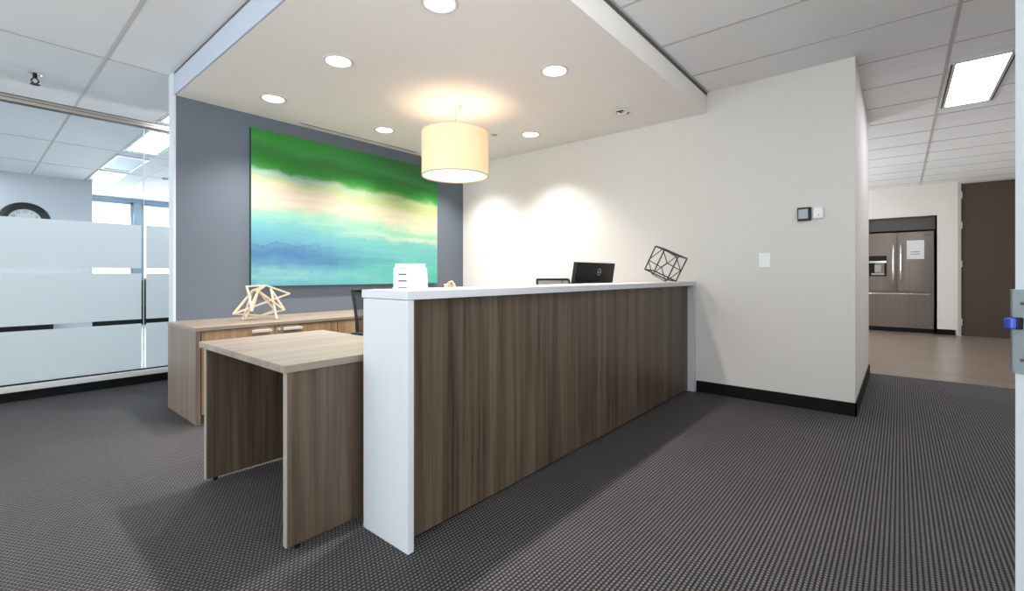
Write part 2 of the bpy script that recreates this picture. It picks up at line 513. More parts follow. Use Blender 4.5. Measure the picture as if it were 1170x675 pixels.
d1 = thing('door_1', 'tall brown slab door at the far end of the kitchen right of the fridge', 'door', (XF, -1.3, 0), kind='structure')
lf = obj('door_leaf', bev(BX((XF + 0.02, XF + 0.06, -1.772, -0.848, 0.0, 2.75)), 0.002), M['brown_door'], d1)
obj('door_frame', bev(BX((XF - 0.012, XF + 0.10, -0.85, -0.805, 0, 2.78), (XF - 0.012, XF + 0.10, -1.815, -1.77, 0, 2.78), (XF - 0.012, XF + 0.10, -1.77, -0.85, 2.748, 2.78)), 0.002), M['frame_grey'], d1)
for z in (0.25, 1.3, 2.0, 2.55):
    obj('hinge', rod(bmesh.new(), (XF + 0.005, -0.856, z - 0.06), (XF + 0.005, -0.856, z + 0.06), 0.012), M['pull'], d1, True)
hd = obj('door_handle', lathe([(0.028, 0), (0.028, -0.01), (0.012, -0.014), (0.012, -0.05)], 20, axis='X', at=(XF + 0.02, -1.70, 1.0)), M['pull'], d1, True)
obj('lever', bev(BX((XF - 0.035, XF - 0.018, -1.71, -1.58, 0.99, 1.01)), 0.004), M['pull'], hd)

# outer shell (left window bank, back of the meeting room)
def window_wall(name, segs, mat, label): return struct(name, BX(*segs), mat, label, 'wall')
window_wall('wall_left', ((-3.2, -3.1, -2.4, 13.2, 0, 0.75), (-3.2, -3.1, -2.4, 13.2, 2.65, ZC), (-3.2, -3.1, -2.4, -1.3, .75, 2.65), (-3.2, -3.1, 5.3, 13.2, .75, 2.65)), M['white_wall'], 'white outer wall with the daylight windows left of the lobby')
window_wall('wall_entrance', ((-3.2, 2.68, -2.4, -2.3, 0, 0.5), (-3.2, 2.68, -2.4, -2.3, 2.5, ZC), (-3.2, -2.8, -2.4, -2.3, .5, 2.5), (1.8, 2.36, -2.4, -2.3, .5, 2.5)), M['white_wall'], 'white entrance wall behind the viewer with a wide glazed opening')
CW = 11.2     # wall with the clock
YW = 13.1     # window wall
struct('wall_clock', BX((-3.1, 1.46, CW, YW, 0, ZC)), M['cool_wall'], 'pale meeting room wall carrying the round black clock', 'wall')
struct('wall_window_head', BX((1.46, 4.5, YW, YW + 0.1, 2.72, ZC), (2.40, 2.54, YW - 0.02, YW + 0.1, 0.98, 2.72)), M['mullion'], 'blue-grey post and head between and above the meeting room windows', 'wall')
struct('wall_window', BX((1.46, 4.5, YW, YW + 0.1, 0, 0.98)), M['sill_dark'], 'dark charcoal wall under the windows at the back of the meeting room', 'wall')
struct('wall_meeting_side', BX((4.4, 4.5, 5.0, YW, 0, ZC)), M['cool_wall'], 'pale side wall of the meeting room behind the grey wall', 'wall')
def window(n, axis, a0, a1, z0, z1, at, mull, label):
    t = thing('window_%d' % n, label, 'window', ((a0 + a1) / 2, at, z0) if axis == 'x' else (at, (a0 + a1) / 2, z0), kind='structure')
    fr = 0.05
    B = []
    def add(p0, p1, q0, q1, h=0.04):
        B.append((p0, p1, at, at + h, q0, q1) if axis == 'x' else (at, at + h, p0, p1, q0, q1))
    add(a0, a1, z0, z0 + fr); add(a0, a1, z1 - fr, z1)
    for m_ in [a0] + mull + [a1 - fr]: add(m_, m_ + fr * (1.6 if m_ in mull else 1), z0, z1)
    obj('window_frame', BX(*B), M['mullion'], t)
    g = BX((a0, a1, at + 0.018, at + 0.022, z0, z1)) if axis == 'x' else BX((at + 0.018, at + 0.022, a0, a1, z0, z1))
    obj('window_glass', g, M['glass'], t)
window(1, 'x', 1.46, 2.40, 0.98, 2.72, YW + 0.03, [], 'bright white window left of the mullion, seen over the frosted glass')
window(2, 'x', 2.54, 4.40, 0.98, 2.72, YW + 0.03, [], 'bright white window right of the mullion beside the grey wall end')
window(3, 'y', -1.3, 5.3, 0.75, 2.65, -3.17, [0.35, 2.0, 3.65], 'wide window bank in the left wall, outside the picture')
window(5, 'x', 7.6, 11.0, 0.75, 2.45, 3.23, [9.3], 'added, unseen kitchen window in the hidden side wall for the fill lamp')  # unseen window added for the kitchen fill lamp
window(4, 'x', -2.8, 1.8, 0.5, 2.5, -2.37, [-1.3, 0.3], 'wide glazing in the entrance wall behind the viewer')

# glass partition of the meeting room
gp = thing('wall_glass', 'glass partition with frosted bands and metal head rail along the meeting room', 'glass partition', (0.6, YP, 0), kind='structure')
obj('head_rail', bev(BX((-3.1, 4.4, YP - 0.03, YP + 0.03, 2.605, 2.662)), 0.006), M['alum'], gp)
obj('rail_gasket', BX((-3.1, 4.4, YP - 0.031, YP - 0.028, 2.630, 2.636), (-3.1, 4.4, YP - 0.02, YP + 0.02, 2.595, 2.606), (-3.1, 4.4, YP - 0.033, YP + 0.02, 2.655, 2.664)), M['trim_dark'], gp)
obj('sill', bev(BX((-3.1, 4.4, YP - 0.055, YP + 0.05, 0.085, 0.137)), 0.008), M['white_pl'], gp)
obj('sill_channel', BX((-3.1, 4.4, YP - 0.02, YP + 0.02, 0.137, 0.15)), M['black_pl'], gp)
obj('base', BX((-3.1, 4.4, YP - 0.03, YP + 0.03, 0, 0.085)), M['black_base'], gp)
JX = 1.160
for x0, x1 in ((-3.1, JX - 0.003), (JX + 0.003, 4.4)):
    pane = obj('glass_pane', BX((x0, x1, YP - 0.005, YP + 0.005, 0.14, 2.60)), M['glass'], gp)
    for z0, z1 in ((0.151, 0.607), (0.652, 1.115), (1.167, 1.605)):
        obj('frosted_band', BX((x0, x1 - 0.016 if x1 < 2 else x1, YP - 0.0065, YP - 0.0055, z0, z1) if x1 < 2 else (x0 + 0.016, x1, YP - 0.0065, YP - 0.0055, z0, z1)), M['frost'], pane)
obj('glass_joint', BX((JX - 0.003, JX + 0.003, YP - 0.006, YP + 0.006, 0.14, 2.60)), M['white_pl'], gp)

# ------------------------------------------------------------------ reception counter
rc = thing('reception_counter', 'long reception counter with dark wood front panel and white end panels', 'reception counter', (2.8, 1.63, 0))
obj('end_panel', bev(BX((1.115, 1.145, 1.476, 1.79, 0.0, 0.999)), 0.002), M['white_lam'], rc)
obj('end_panel', bev(BX((4.413, 4.443, 1.476, 1.79, 0.0, 0.999)), 0.002), M['white_lam'], rc)
obj('front_panel', bev(BX((1.145, 4.413, 1.541, 1.566, 0.012, 0.999)), 0.001), M['lam_v'], rc)
obj('transaction_top', bev(BX((1.113, 4.447, 1.474, 1.80, 1.001, 1.036)), 0.002), M['white_lam'], rc)
obj('back_panel', BX((1.145, 4.413, 1.755, 1.775, 0.05, 0.999)), M['lam_v'], rc)
obj('worksurface', bev(BX((1.50, 4.413, 1.80, 2.43, 0.714, 0.744)), 0.002), M['lam_top'], rc)
for x in (2.9, 4.385): obj('support_panel', BX((x, x + 0.025, 1.85, 2.38, 0.0, 0.713)), M['lam_v'], rc)

ds = thing('desk', 'low wood laminate side desk with open knee space at the end of the counter', 'desk', (1.13, 2.33, 0))
obj('desk_top', bev(BX((0.797, 1.488, 1.838, 2.86, 0.714, 0.744)), 0.002), M['lam_top'], ds)
for y in (1.852, 2.80):
    pn = obj('end_panel', BX((0.816, 1.47, y, y + 0.028, 0.018, 0.713)), M['lam_v'], ds)
    obj('edge_band', BX((0.812, 0.8158, y, y + 0.028, 0.018, 0.713)), M['lam_edge'], pn)
    for x in (0.86, 1.42): obj('foot_glide', lathe([(0.012, 0), (0.012, 0.018)], 12, at=(x, y + 0.014, 0)), M['black_pl'], pn)
obj('modesty_panel', BX((1.40, 1.42, 1.88, 2.80, 0.30, 0.713)), M['lam_v'], ds)

# ------------------------------------------------------------------ credenza
cr = thing('credenza', 'low wood credenza with silver pulls against the grey wall', 'credenza', (2.7, 4.29, 0))
CY = 3.926
obj('side_panel', bev(BX((1.075, 1.105, CY, YG - 0.003, 0.0, 0.685)), 0.001), M['lam_side'], cr)
obj('side_panel', bev(BX((4.38, 4.41, CY, YG - 0.003, 0.0, 0.685)), 0.001), M['lam_side'], cr)
obj('cabinet_top', bev(BX((1.070, 4.415, CY - 0.006, YG - 0.003, 0.686, 0.712)), 0.002), M['lam_top'], cr)
obj('carcass', BX((1.105, 4.38, CY + 0.03, YG - 0.01, 0.06, 0.684)), M['lam_v'], cr)
obj('toe_kick', BX((1.105, 4.38, CY + 0.015, CY + 0.03, 0.0, 0.062)), M['lam_v'], cr)
xs = [1.11, 1.635, 2.185, 2.735, 3.285, 3.83, 4.377]
for i, (a, b) in enumerate(zip(xs, xs[1:])):
    dr = obj('cabinet_door', bev(BX((a + 0.003, b - 0.003, CY + 0.008, CY + 0.027, 0.066, 0.680)), 0.001), M['lam_cred'], cr)
    h0, h1 = (b - 0.185, b - 0.035) if i % 2 == 0 else (a + 0.055, a + 0.215)
    obj('pull', bev(BX((h0, h1, CY - 0.024, CY - 0.016, 0.640, 0.662), (h0 + 0.01, h1 - 0.01, CY - 0.018, CY + 0.01, 0.655, 0.662)), 0.002), M['pull'], dr)
    if i % 2: obj('lock', lathe([(0.011, 0), (0.011, -0.012), (0.006, -0.014)], 16, axis='Y', at=(a + 0.03, CY + 0.008, 0.652)), M['pull'], dr, True)

# ------------------------------------------------------------------ painting
pt = thing('painting', 'large abstract green, cream and turquoise watercolour canvas on the grey wall', 'painting', (1.702, YG - 0.042, 0.995))
PW, PH = 2.25, 1.48
bm = BX((0, PW, 0, 0.003, 0, PH))
cv = obj('canvas', bm, M['painting'], None); cv.parent = pt
bm = BX((0.0, PW, 0.003, 0.040, 0, PH)); e = obj('canvas_edge', bm, M['canvas_edge'], None); e.parent = pt
e['label'] = 'dark painted side of the canvas'

# ------------------------------------------------------------------ ceiling lights
def downlight(lit=True):
    t = thing('recessed_downlight', '', 'ceiling light', (0, 0, 0), 'round lit downlights in the dropped ceiling')
    t['_local'] = 1
    obj('trim_ring', lathe([(0.082, -0.001), (0.104, -0.001), (0.105, -0.005), (0.09, -0.009), (0.081, -0.004), (0.082, -0.001)], 36), M['white_pl'], t, True)
    obj('lens', lathe([(0.0005, -0.003), (0.082, -0.003), (0.082, -0.001)], 36), M['down'], t)
    return t
spots = [((1.69, 1.95), 'lit downlight nearest the viewer, cut by the top of the photo'),
         ((1.69, 3.03), 'lit downlight at upper left centre, in line with the one cut by the photo edge'),
         ((1.69, 4.10), 'leftmost lit downlight, above the left part of the painting'),
         ((2.80, 1.95), 'lit downlight right of the pendant, nearest the ceiling panel edge'),
         ((2.80, 4.10), 'lit downlight directly above the painting centre, left of the pendant'),
         ((3.90, 3.03), 'lit downlight just right of the pendant shade by the white wall'),
         ((3.90, 4.10), 'lit downlight hidden behind the drum pendant near the wall corner')]
base = downlight()
for i, ((x, y), lb) in enumerate(spots):
    o = base if i == 0 else dup(base)
    o.location = (x, y, ZS); o['label'] = lb
    lamp('downlight_beam', 'SPOT', (x, y, ZS - 0.012), (0, 0, 0), 160, (1.0, 0.96, 0.92), spot_size=math.radians(112), spot_blend=1.0, shadow_soft_size=0.05)
gm = thing('gimbal_downlight', 'small chrome gimbal downlight, unlit, near the right wall', 'ceiling light', (3.90, 1.956, ZS))
gm['_local'] = 1
obj('trim_ring', lathe([(0.06, -0.001), (0.086, -0.001), (0.086, -0.006), (0.062, -0.012), (0.06, -0.001)], 36), M['chrome'], gm, True)
obj('reflector', lathe([(0.0005, -0.002), (0.058, -0.002), (0.058, -0.006), (0.03, -0.03), (0.0005, -0.034)], 28), M['chrome'], gm, True)
for a, b in ((-0.06, -0.03), (0.035, 0.06)): obj('baffle', BX((a, b, -0.03, 0.03, -0.016, -0.003)), M['black_pl'], gm)

# pendant
pd = thing('pendant_lamp', 'cream fabric drum pendant lamp hanging over the reception desk', 'pendant lamp', (2.81, 3.035, 1.976))
pd['_local'] = 1
R_, z0, z1 = 0.295, 0.0, 0.392
obj('lamp_shade', lathe([(R_, z0), (R_, z1), (R_ - 0.004, z1), (R_ - 0.004, z0), (R_, z0)], 64), M['shade'], pd, True)
obj('rim', lathe([(R_ + 0.002, 0), (R_ + 0.002, 0.008), (R_ - 0.006, 0.008), (R_ - 0.006, 0), (R_ + 0.002, 0)], 64), M['frame_grey'], pd, True)
obj('rim', lathe([(R_ + 0.0015, z1 - 0.005), (R_ + 0.0015, z1 + 0.001), (R_ - 0.006, z1 + 0.001), (R_ - 0.006, z1 - 0.005), (R_ + 0.0015, z1 - 0.005)], 64), M['white_pl'], pd, True)
obj('diffuser', lathe([(0.0005, 0.012), (R_ - 0.006, 0.012), (R_ - 0.006, 0.015), (0.0005, 0.015)], 64), M['shade_diff'], pd)
cz = ZS - 1.976
obj('cord', rod(bmesh.new(), (0, 0, 0.25), (0, 0, cz - 0.03), 0.0035), M['alum'], pd, True)
obj('canopy', bev(lathe([(0.058, cz - 0.045), (0.058, cz)], 32), 0.002, 1), M['white_pl'], pd, True)
bm = bmesh.new()
for k in range(3):
    a = k * 2 * PI / 3
    rod(bm, (0, 0, z1 - 0.03), (R_ * math.cos(a), R_ * math.sin(a), z1 - 0.004), 0.003)
obj('spider', bm, M['alum'], pd)
for k in range(2):
    obj('bulb', lathe([(0.012, 0.25), (0.014, 0.22), (0.03, 0.19), (0.033, 0.165), (0.022, 0.14), (0.0005, 0.132)], 16, at=(0.05 * (2 * k - 1), 0, 0)), M['shade_diff'], pd, True)
lamp('pendant_glow', 'POINT', (2.81, 3.035, 1.976 + 0.15), (0, 0, 0), 5, (1.0, 0.92, 0.82), shadow_soft_size=0.06)
lamp('pendant_downlight', 'AREA', (2.81, 3.035, 1.972), (0, 0, 0), 5, (1.0, 0.90, 0.78), shape='DISK', size=0.55)

# fluorescent troffers: local x = length, y = width
def troffer():
    t = thing('troffer_light', '', 'ceiling light', (0, 0, 0), 'rectangular fluorescent ceiling lights')
    t['_local'] = 1
    L, W_ = 0.66, 0.19
    obj('light_frame', BX((-L, L, -W_, -W_ + 0.038, -0.008, 0), (-L, L, W_ - 0.038, W_, -0.008, 0), (-L, -L + 0.04, -W_ + 0.038, W_ - 0.038, -0.008, 0), (L - 0.04, L, -W_ + 0.038, W_ - 0.038, -0.008, 0)), M['white_pl'], t)
    obj('diffuser', BX((-L + 0.04, L - 0.04, -W_ + 0.038, W_ - 0.038, -0.006, -0.001)), M['tube'], t)
    for s in (-1, 1): obj('air_slot', BX((-L + 0.03, L - 0.03, s * (W_ - 0.012) - 0.005, s * (W_ - 0.012) + 0.005, -0.0095, -0.0075)), M['black_pl'], t)
    return t
tr = troffer()
tl = [((5.74, -0.50), 0, 'bright rectangular ceiling light over the hallway at upper right'),
      ((1.545, 7.36), PI / 2, 'bright rectangular ceiling light seen through the glass just below the head rail'),
      ((1.545, 5.60), PI / 2, 'sliver of a rectangular light above the glass head rail beside the grey wall'),
      ((-1.6, 7.36), PI / 2, 'added rectangular fill light deep in the left of the meeting room, out of view'),  # this entry and those below: unseen fixtures added to brighten the rooms
      ((9.4, 1.6), 0, 'added unseen fill light over the kitchen behind the wall corner'),
      ((-1.6, 3.9), PI / 2, 'added rectangular fill light over the left of the lobby, out of view'),
      ((3.1, -1.4), 0, 'added unseen fill light over the hallway right of the picture edge'),
      ((-0.4, 9.1), PI / 2, 'added rectangular fill light over the left of the meeting room, out of view'),
      ((8.0, 2.4), 0, 'added unseen fill light over the kitchen nearest the hall, behind the wall'),
      ((3.3, 7.4), PI / 2, 'added meeting room fill light hidden behind the grey wall'),
      ((3.3, 9.1), PI / 2, 'second added meeting room fill light hidden behind the grey wall'),
      ((-0.4, 10.4), PI / 2, 'added rectangular fill light nearest the clock, out of view'),
      ((-0.4, 7.4), PI / 2, 'added meeting room fill light just past the left picture edge')]
for i, ((x, y), rz, lb) in enumerate(tl):
    o = tr if i == 0 else dup(tr)
    o.location = (x, y, ZC - 0.003); o.rotation_euler = (0, 0, rz); o['label'] = lb

def grille():
    t = thing('air_return_grille', '', 'ceiling vent', (0, 0, 0), 'metal air grilles in the meeting room ceiling')
    t['_local'] = 1
    L, W_ = 0.62, 0.19
    obj('grille_frame', BX((-L, L, -W_, -W_ + 0.03, -0.010, 0), (-L, L, W_ - 0.03, W_, -0.010, 0), (-L, -L + 0.06, -W_ + 0.03, W_ - 0.03, -0.010, 0), (L - 0.03, L, -W_ + 0.03, W_ - 0.03, -0.010, 0)), M['white_pl'], t)
    obj('grille_panel', BX((-L + 0.06, L - 0.12, -W_ + 0.03, W_ - 0.03, -0.006, -0.001)), M['mullion'], t)
    obj('air_slot', BX((L - 0.12, L - 0.03, -W_ + 0.03, W_ - 0.03, -0.005, -0.001), (-L, L, W_ - 0.012, W_ - 0.005, -0.0115, -0.009)), M['black_pl'], t)
    return t
g0 = grille(); g0.location = (1.545, 9.07, ZC - 0.003); g0.rotation_euler = (0, 0, PI / 2); g0['label'] = 'grey air grille just behind the bright light in the meeting room ceiling'
g1 = dup(g0); g1.location = (1.545, 10.5, ZC - 0.003); g1['label'] = 'grey air grille farthest back in the meeting room ceiling, above the clock wall edge'

# linear slot diffuser in the dropped ceiling
sl = thing('slot_diffuser', 'long thin linear air slot in the cream ceiling above the painting', 'ceiling vent', (2.85, 4.55, ZS))
obj('slot_frame', BX((2.13, 3.56, 4.515, 4.532, ZS - 0.004, ZS), (2.13, 3.56, 4.553, 4.57, ZS - 0.004, ZS), (2.12, 2.13, 4.515, 4.57, ZS - 0.004, ZS), (3.56, 3.57, 4.515, 4.57, ZS - 0.004, ZS)), M['white_pl'], sl)
obj('slot_opening', BX((2.13, 3.56, 4.532, 4.553, ZS - 0.002, ZS)), M['recess'], sl)

tag(obj('sprinkler_cover', lathe([(0.0005, ZS - 0.006), (0.03, ZS - 0.006), (0.036, ZS)], 24, at=(3.665, 3.34, 0)), M['frame_grey'], None, True), 'small flat round sprinkler cover in the cream ceiling right of the pendant', 'sprinkler')

sp = thing('fire_sprinkler', 'small dark sprinkler head on the tile ceiling at upper left', 'sprinkler', (0.368, 5.58, ZC))
sp['_local'] = 1
obj('escutcheon', lathe([(0.045, -0.001), (0.045, -0.006), (0.02, -0.014), (0.0005, -0.014)], 24), M['chrome'], sp, True)
bm = lathe([(0.014, -0.012), (0.014, -0.04), (0.0005, -0.04)], 16)
for s in (-1, 1):
    rod(bm, (0.012 * s, 0, -0.04), (0.024 * s, 0, -0.062), 0.005); rod(bm, (0.024 * s, 0, -0.062), (0.004 * s, 0, -0.09), 0.005)
obj('sprinkler_body', bm, M['black_pl'], sp)
obj('deflector', lathe([(0.0005, -0.088), (0.032, -0.090), (0.032, -0.094), (0.0005, -0.095)], 16), M['black_pl'], sp, True)

# small sensor dots in the meeting-room ceiling
tag(obj('smoke_sensor', lathe([(0.05, ZC - 0.001), (0.05, ZC - 0.02), (0.03, ZC - 0.03), (0.0005, ZC - 0.03)], 24, at=(2.25, 9.9, 0)), M['frame_grey'], None, True), 'tiny round sensor on the meeting room ceiling above the windows', 'sensor')

# ------------------------------------------------------------------ clock
ck = thing('wall_clock', 'large round wall clock with wide black rim, half hidden by frosted glass', 'clock', (0.62, CW, 2.0))
ck['_local'] = 1
ck.name = 'round_clock'
obj('rim', lathe([(0.20, -0.01), (0.21, -0.045), (0.26, -0.06), (0.30, -0.045), (0.315, -0.001), (0.20, -0.001)], 64, axis='Y'), M['black_pl'], ck, True)
obj('dial', lathe([(0.0005, -0.012), (0.205, -0.012), (0.205, -0.001)], 48, axis='Y'), M['paper'], ck)
for k in range(12):
    tb = text_mesh(str(12 if k == 0 else k), 0.055, 0.0006)
    a = k * PI / 6
    bmesh.ops.rotate(tb, verts=tb.verts, cent=(0, 0, 0), matrix=Matrix.Rotation(PI / 2, 3, 'X'))
    bmesh.ops.translate(tb, verts=tb.verts, vec=(0.155 * math.sin(a), -0.0135, 0.155 * math.cos(a)))
    obj('numeral', tb, M['black_pl'], ck)
obj('hour_hand', sqrod(bmesh.new(), (0, -0.018, 0), (0.085, -0.018, -0.04), 0.004), M['black_pl'], ck)
obj('minute_hand', sqrod(bmesh.new(), (0, -0.021, 0), (-0.04, -0.021, -0.13), 0.003), M['black_pl'], ck)

# low furniture in the meeting room, seen only through the clear stripes
lc = thing('storage_cabinet', 'low black cabinet against the clock wall, seen only in the lower clear stripe', 'cabinet', (0.2, 11.0, 0))
obj('cabinet_body', bev(BX((-1.4, 0.93, 10.85, 11.19, 0.0, 0.40)), 0.004), M['black_pl'], lc)
obj('cabinet_top', bev(BX((-1.42, 0.95, 10.83, 11.19, 0.40, 0.425)), 0.003), M['black_pl'], lc)
lc2 = thing('window_bench', 'low black unit under the meeting room windows, seen only in the lower clear stripe', 'cabinet', (2.9, 12.9, 0))
obj('bench_body', bev(BX((1.5, 4.38, 12.75, 13.09, 0.0, 0.42)), 0.004), M['black_pl'], lc2)
obj('bench_top', bev(BX((1.49, 4.38, 12.73, 13.09, 0.42, 0.44)), 0.003), M['black_pl'], lc2)

# ------------------------------------------------------------------ wall devices on the white wall
th = thing('thermostat', 'small black framed thermostat with grey screen on the white wall', 'thermostat', (XW, 0.60, 1.6))
obj('housing', bev(BX((XW - 0.024, XW - 0.001, 0.553, 0.648, 1.545, 1.655)), 0.004), M['black_pl'], th)
obj('screen', BX((XW - 0.0255, XW - 0.0238, 0.573, 0.640, 1.562, 1.640)), M['screen_grey'], th)
se = thing('room_sensor', 'small white rounded sensor box right of the thermostat', 'sensor', (XW, 0.505, 1.6))
obj('housing', bev(BX((XW - 0.026, XW - 0.001, 0.468, 0.540, 1.556, 1.648)), 0.008, 3), M['device_white'], se, True)
obj('status_light', lathe([(0.004, 0), (0.004, -0.002)], 12, axis='X', at=(XW - 0.026, 0.50, 1.585)), M['ink'], se)
sw = thing('light_switch', 'white rocker light switch low on the white wall left of the thermostat', 'light switch', (XW, 0.896, 1.225))
obj('switch_plate', bev(BX((XW - 0.008, XW - 0.001, 0.852, 0.940, 1.163, 1.290)), 0.003), M['device_white'], sw)
obj('rocker', bev(BX((XW - 0.013, XW - 0.007, 0.878, 0.914, 1.190, 1.262)), 0.002), M['device_white'], sw)

# ------------------------------------------------------------------ open entry door at right edge
n_ = Vector((-0.69, 0.72, 0)).normalized(); t_ = Vector((0.72, 0.69, 0)).normalized()
d2 = thing('door_2', 'edge of an open white door at the right border with a steel latch plate', 'door', (1.61, -0.21, 0), kind='structure')
d2['_local'] = 1
MR = Matrix(((-n_.x, t_.x, 0, 0), (-n_.y, t_.y, 0, 0), (0, 0, 1, 0), (0, 0, 0, 1)))   # local x along the leaf, y across
def dpart(name, bm, mat, par=d2):
    bmesh.ops.transform(bm, matrix=MR, verts=bm.verts)
    o = obj(name, bm, mat, par); return o
dpart('door_leaf', bev(BX((0, 0.90, -0.045, 0, 0.01, 2.12)), 0.0015), M['cool_wall'])
pl = dpart('latch_plate', bev(BX((-0.004, 0.0, -0.043, 0.007, 0.867, 1.066), (-0.004, 0.012, 0.001, 0.007, 0.867, 1.066)), 0.001), M['plate'])
dpart('latch_bolt', bev(BX((-0.020, -0.002, -0.020, -0.002, 0.972, 1.0)), 0.002), M['black_pl'], pl)
o = dpart('bolt_tip', bev(BX((-0.034, -0.018, -0.019, -0.003, 0.973, 0.999)), 0.004), M['blue_pl'], pl)
o['label'] = 'blue plastic tip of the latch'
for z in (0.900, 1.033):
    dpart('screw', lathe([(0.004, -0.0055), (0.004, -0.003)], 12, axis='X', at=(0, -0.018, z)), M['trim_dark'], pl)

# ------------------------------------------------------------------ fridge
FR, FS, FL, FT = -0.486, 0.038, 0.562, 1.915
X0 = XF - 0.02
fr = thing('refrigerator', 'stainless steel french door refrigerator with water dispenser in the kitchen recess', 'refrigerator', (XF + 0.35, 0.04, 0))
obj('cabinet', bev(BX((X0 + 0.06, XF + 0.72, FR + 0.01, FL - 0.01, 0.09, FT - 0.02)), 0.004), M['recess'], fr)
obj('toe_grille', BX((X0 + 0.08, XF + 0.7, FR + 0.01, FL - 0.01, 0.0, 0.088)), M['black_pl'], fr)
DZ = 0.785
def curved_front(y0, y1, z0, z1, bulge=0.012, n=10):
    bm = bmesh.new(); L = []
    for i in range(n + 1):
        y = y0 + (y1 - y0) * i / n
        q = (i / n - 0.5) * 2
        x = X0 + bulge * q * q
        L.append([bm.verts.new((x, y, z0)), bm.verts.new((x, y, z1)), bm.verts.new((X0 + 0.058, y, z1)), bm.verts.new((X0 + 0.058, y, z0))])
    for a, b in zip(L, L[1:]):
        for k in range(4): bm.faces.new((a[k], a[(k + 1) % 4], b[(k + 1) % 4], b[k]))
    bm.faces.new(L[0]); bm.faces.new(L[-1])
    return bm
dl = obj('fridge_door', curved_front(FS + 0.003, FL, DZ, FT), M['steel'], fr, True)
drr = obj('fridge_door', curved_front(FR, FS - 0.003, DZ, FT), M['steel'], fr, True)
fz = obj('freezer_drawer', curved_front(FR, FL, 0.09, DZ - 0.008), M['steel'], fr, True)
def bow(p0, p1, out, r=0.013, n=12):
    bm = bmesh.new(); pts = []
    for i in range(n + 1):
        t = i / n
        p = Vector(p0).lerp(Vector(p1), t); s = math.sin(PI * t) ** 0.45
        pts.append(p + Vector((-out * s, 0, 0)))
    for a, b in zip(pts, pts[1:]): rod(bm, a, b, r, 10)
    return bm
obj('handle', bow((X0 + 0.002, FS + 0.055, 0.95), (X0 + 0.002, FS + 0.055, 1.68), 0.055), M['chrome'], dl, True)
obj('handle', bow((X0 + 0.002, FS - 0.055, 0.95), (X0 + 0.002, FS - 0.055, 1.68), 0.055), M['chrome'], drr, True)
obj('handle', bow((X0 + 0.002, FR + 0.06, 0.735), (X0 + 0.002, FL - 0.06, 0.735), 0.055), M['chrome'], fz, True)
dp = obj('water_dispenser', BX((X0 - 0.004, X0 + 0.012, 0.195, 0.47, 1.075, 1.10), (X0 - 0.004, X0 + 0.012, 0.195, 0.47, 1.375, 1.475), (X0 - 0.004, X0 + 0.012, 0.195, 0.205, 1.1, 1.375), (X0 - 0.004, X0 + 0.012, 0.46, 0.47, 1.1, 1.375), (X0 + 0.001, X0 + 0.01, 0.205, 0.46, 1.1, 1.375)), M['black_pl'], dl)
obj('dispenser_trim', BX((X0 - 0.006, X0 - 0.003, 0.20, 0.465, 1.335, 1.375)), M['chrome'], dp)
obj('paddle', bev(BX((X0 - 0.006, X0 + 0.002, 0.28, 0.38, 1.16, 1.30), (X0 - 0.006, X0 + 0.002, 0.23, 0.43, 1.10, 1.135)), 0.003), M['alum'], dp)
obj('badge', BX((X0 + 0.0, X0 + 0.01, FR + 0.05, FR + 0.15, 1.84, 1.855)), M['recess'], drr)
obj('hinge_cap', bev(BX((X0 + 0.02, X0 + 0.10, FR + 0.02, FR + 0.08, FT, FT + 0.02)), 0.003), M['recess'], fr)
ps = thing('paper_notice', 'white paper notice stuck on the right fridge door', 'paper', (X0, -0.227, 1.4))
obj('sheet', BX((X0 - 0.0025, X0 - 0.001, -0.352, -0.102, 1.40, 1.755)), M['paper'], ps)
obj('printed_lines', BX(*[(X0 - 0.0032, X0 - 0.0022, -0.29, -0.16, z, z + 0.012) for z in (1.49, 1.53)]), M['ink'], ps)

# ------------------------------------------------------------------ things on the counter
def block(cx_, cy_, w_, d_, z0, z1, rz=0):
    bm = BX((-w_ / 2, w_ / 2, -d_ / 2, d_ / 2, z0, z1))
    bmesh.ops.rotate(bm, verts=bm.verts, cent=(0, 0, 0), matrix=Matrix.Rotation(rz, 3, 'Z'))
    bmesh.ops.translate(bm, verts=bm.verts, vec=(cx_, cy_, 0))
    return bm
bh = thing('brochure_stand', 'white tiered card holder standing on the near end of the counter top', 'card holder', (1.265, 1.655, 1.037), None)
bh['_local'] = 1
rz = -0.62
bh.rotation_euler = (0, 0, rz)
tiers = [(-0.036, 0.026), (-0.012, 0.056), (0.012, 0.084), (0.034, 0.108)]
obj('holder', BX(*([(-0.074, 0.074, y - 0.012, y + 0.012, 0.0, z - 0.012) for y, z in tiers] + [(-0.078, 0.078, -0.052, 0.05, 0, 0.006)])), M['holder'], bh)
for i, (y, z) in enumerate(tiers):
    c_ = obj('card_stack', BX(*[(-0.066 + 0.001 * (k % 2), 0.066 + 0.001 * (k % 2), y - 0.009 + k * 0.0045, y - 0.006 + k * 0.0045, z - 0.012, z + 0.006) for k in range(4)]), M['paper'], bh)
    if i < 4: obj('printed_mark', BX((-0.052, -0.018, y - 0.0126, y - 0.0120, z - 0.022, z - 0.016)), M['ink'], c_)

# open metal cube ornament
cb = thing('geometric_ornament', 'black open wire cube ornament balanced on the far end of the counter top', 'ornament', (4.08, 1.62, 1.037))
cb['_local'] = 1
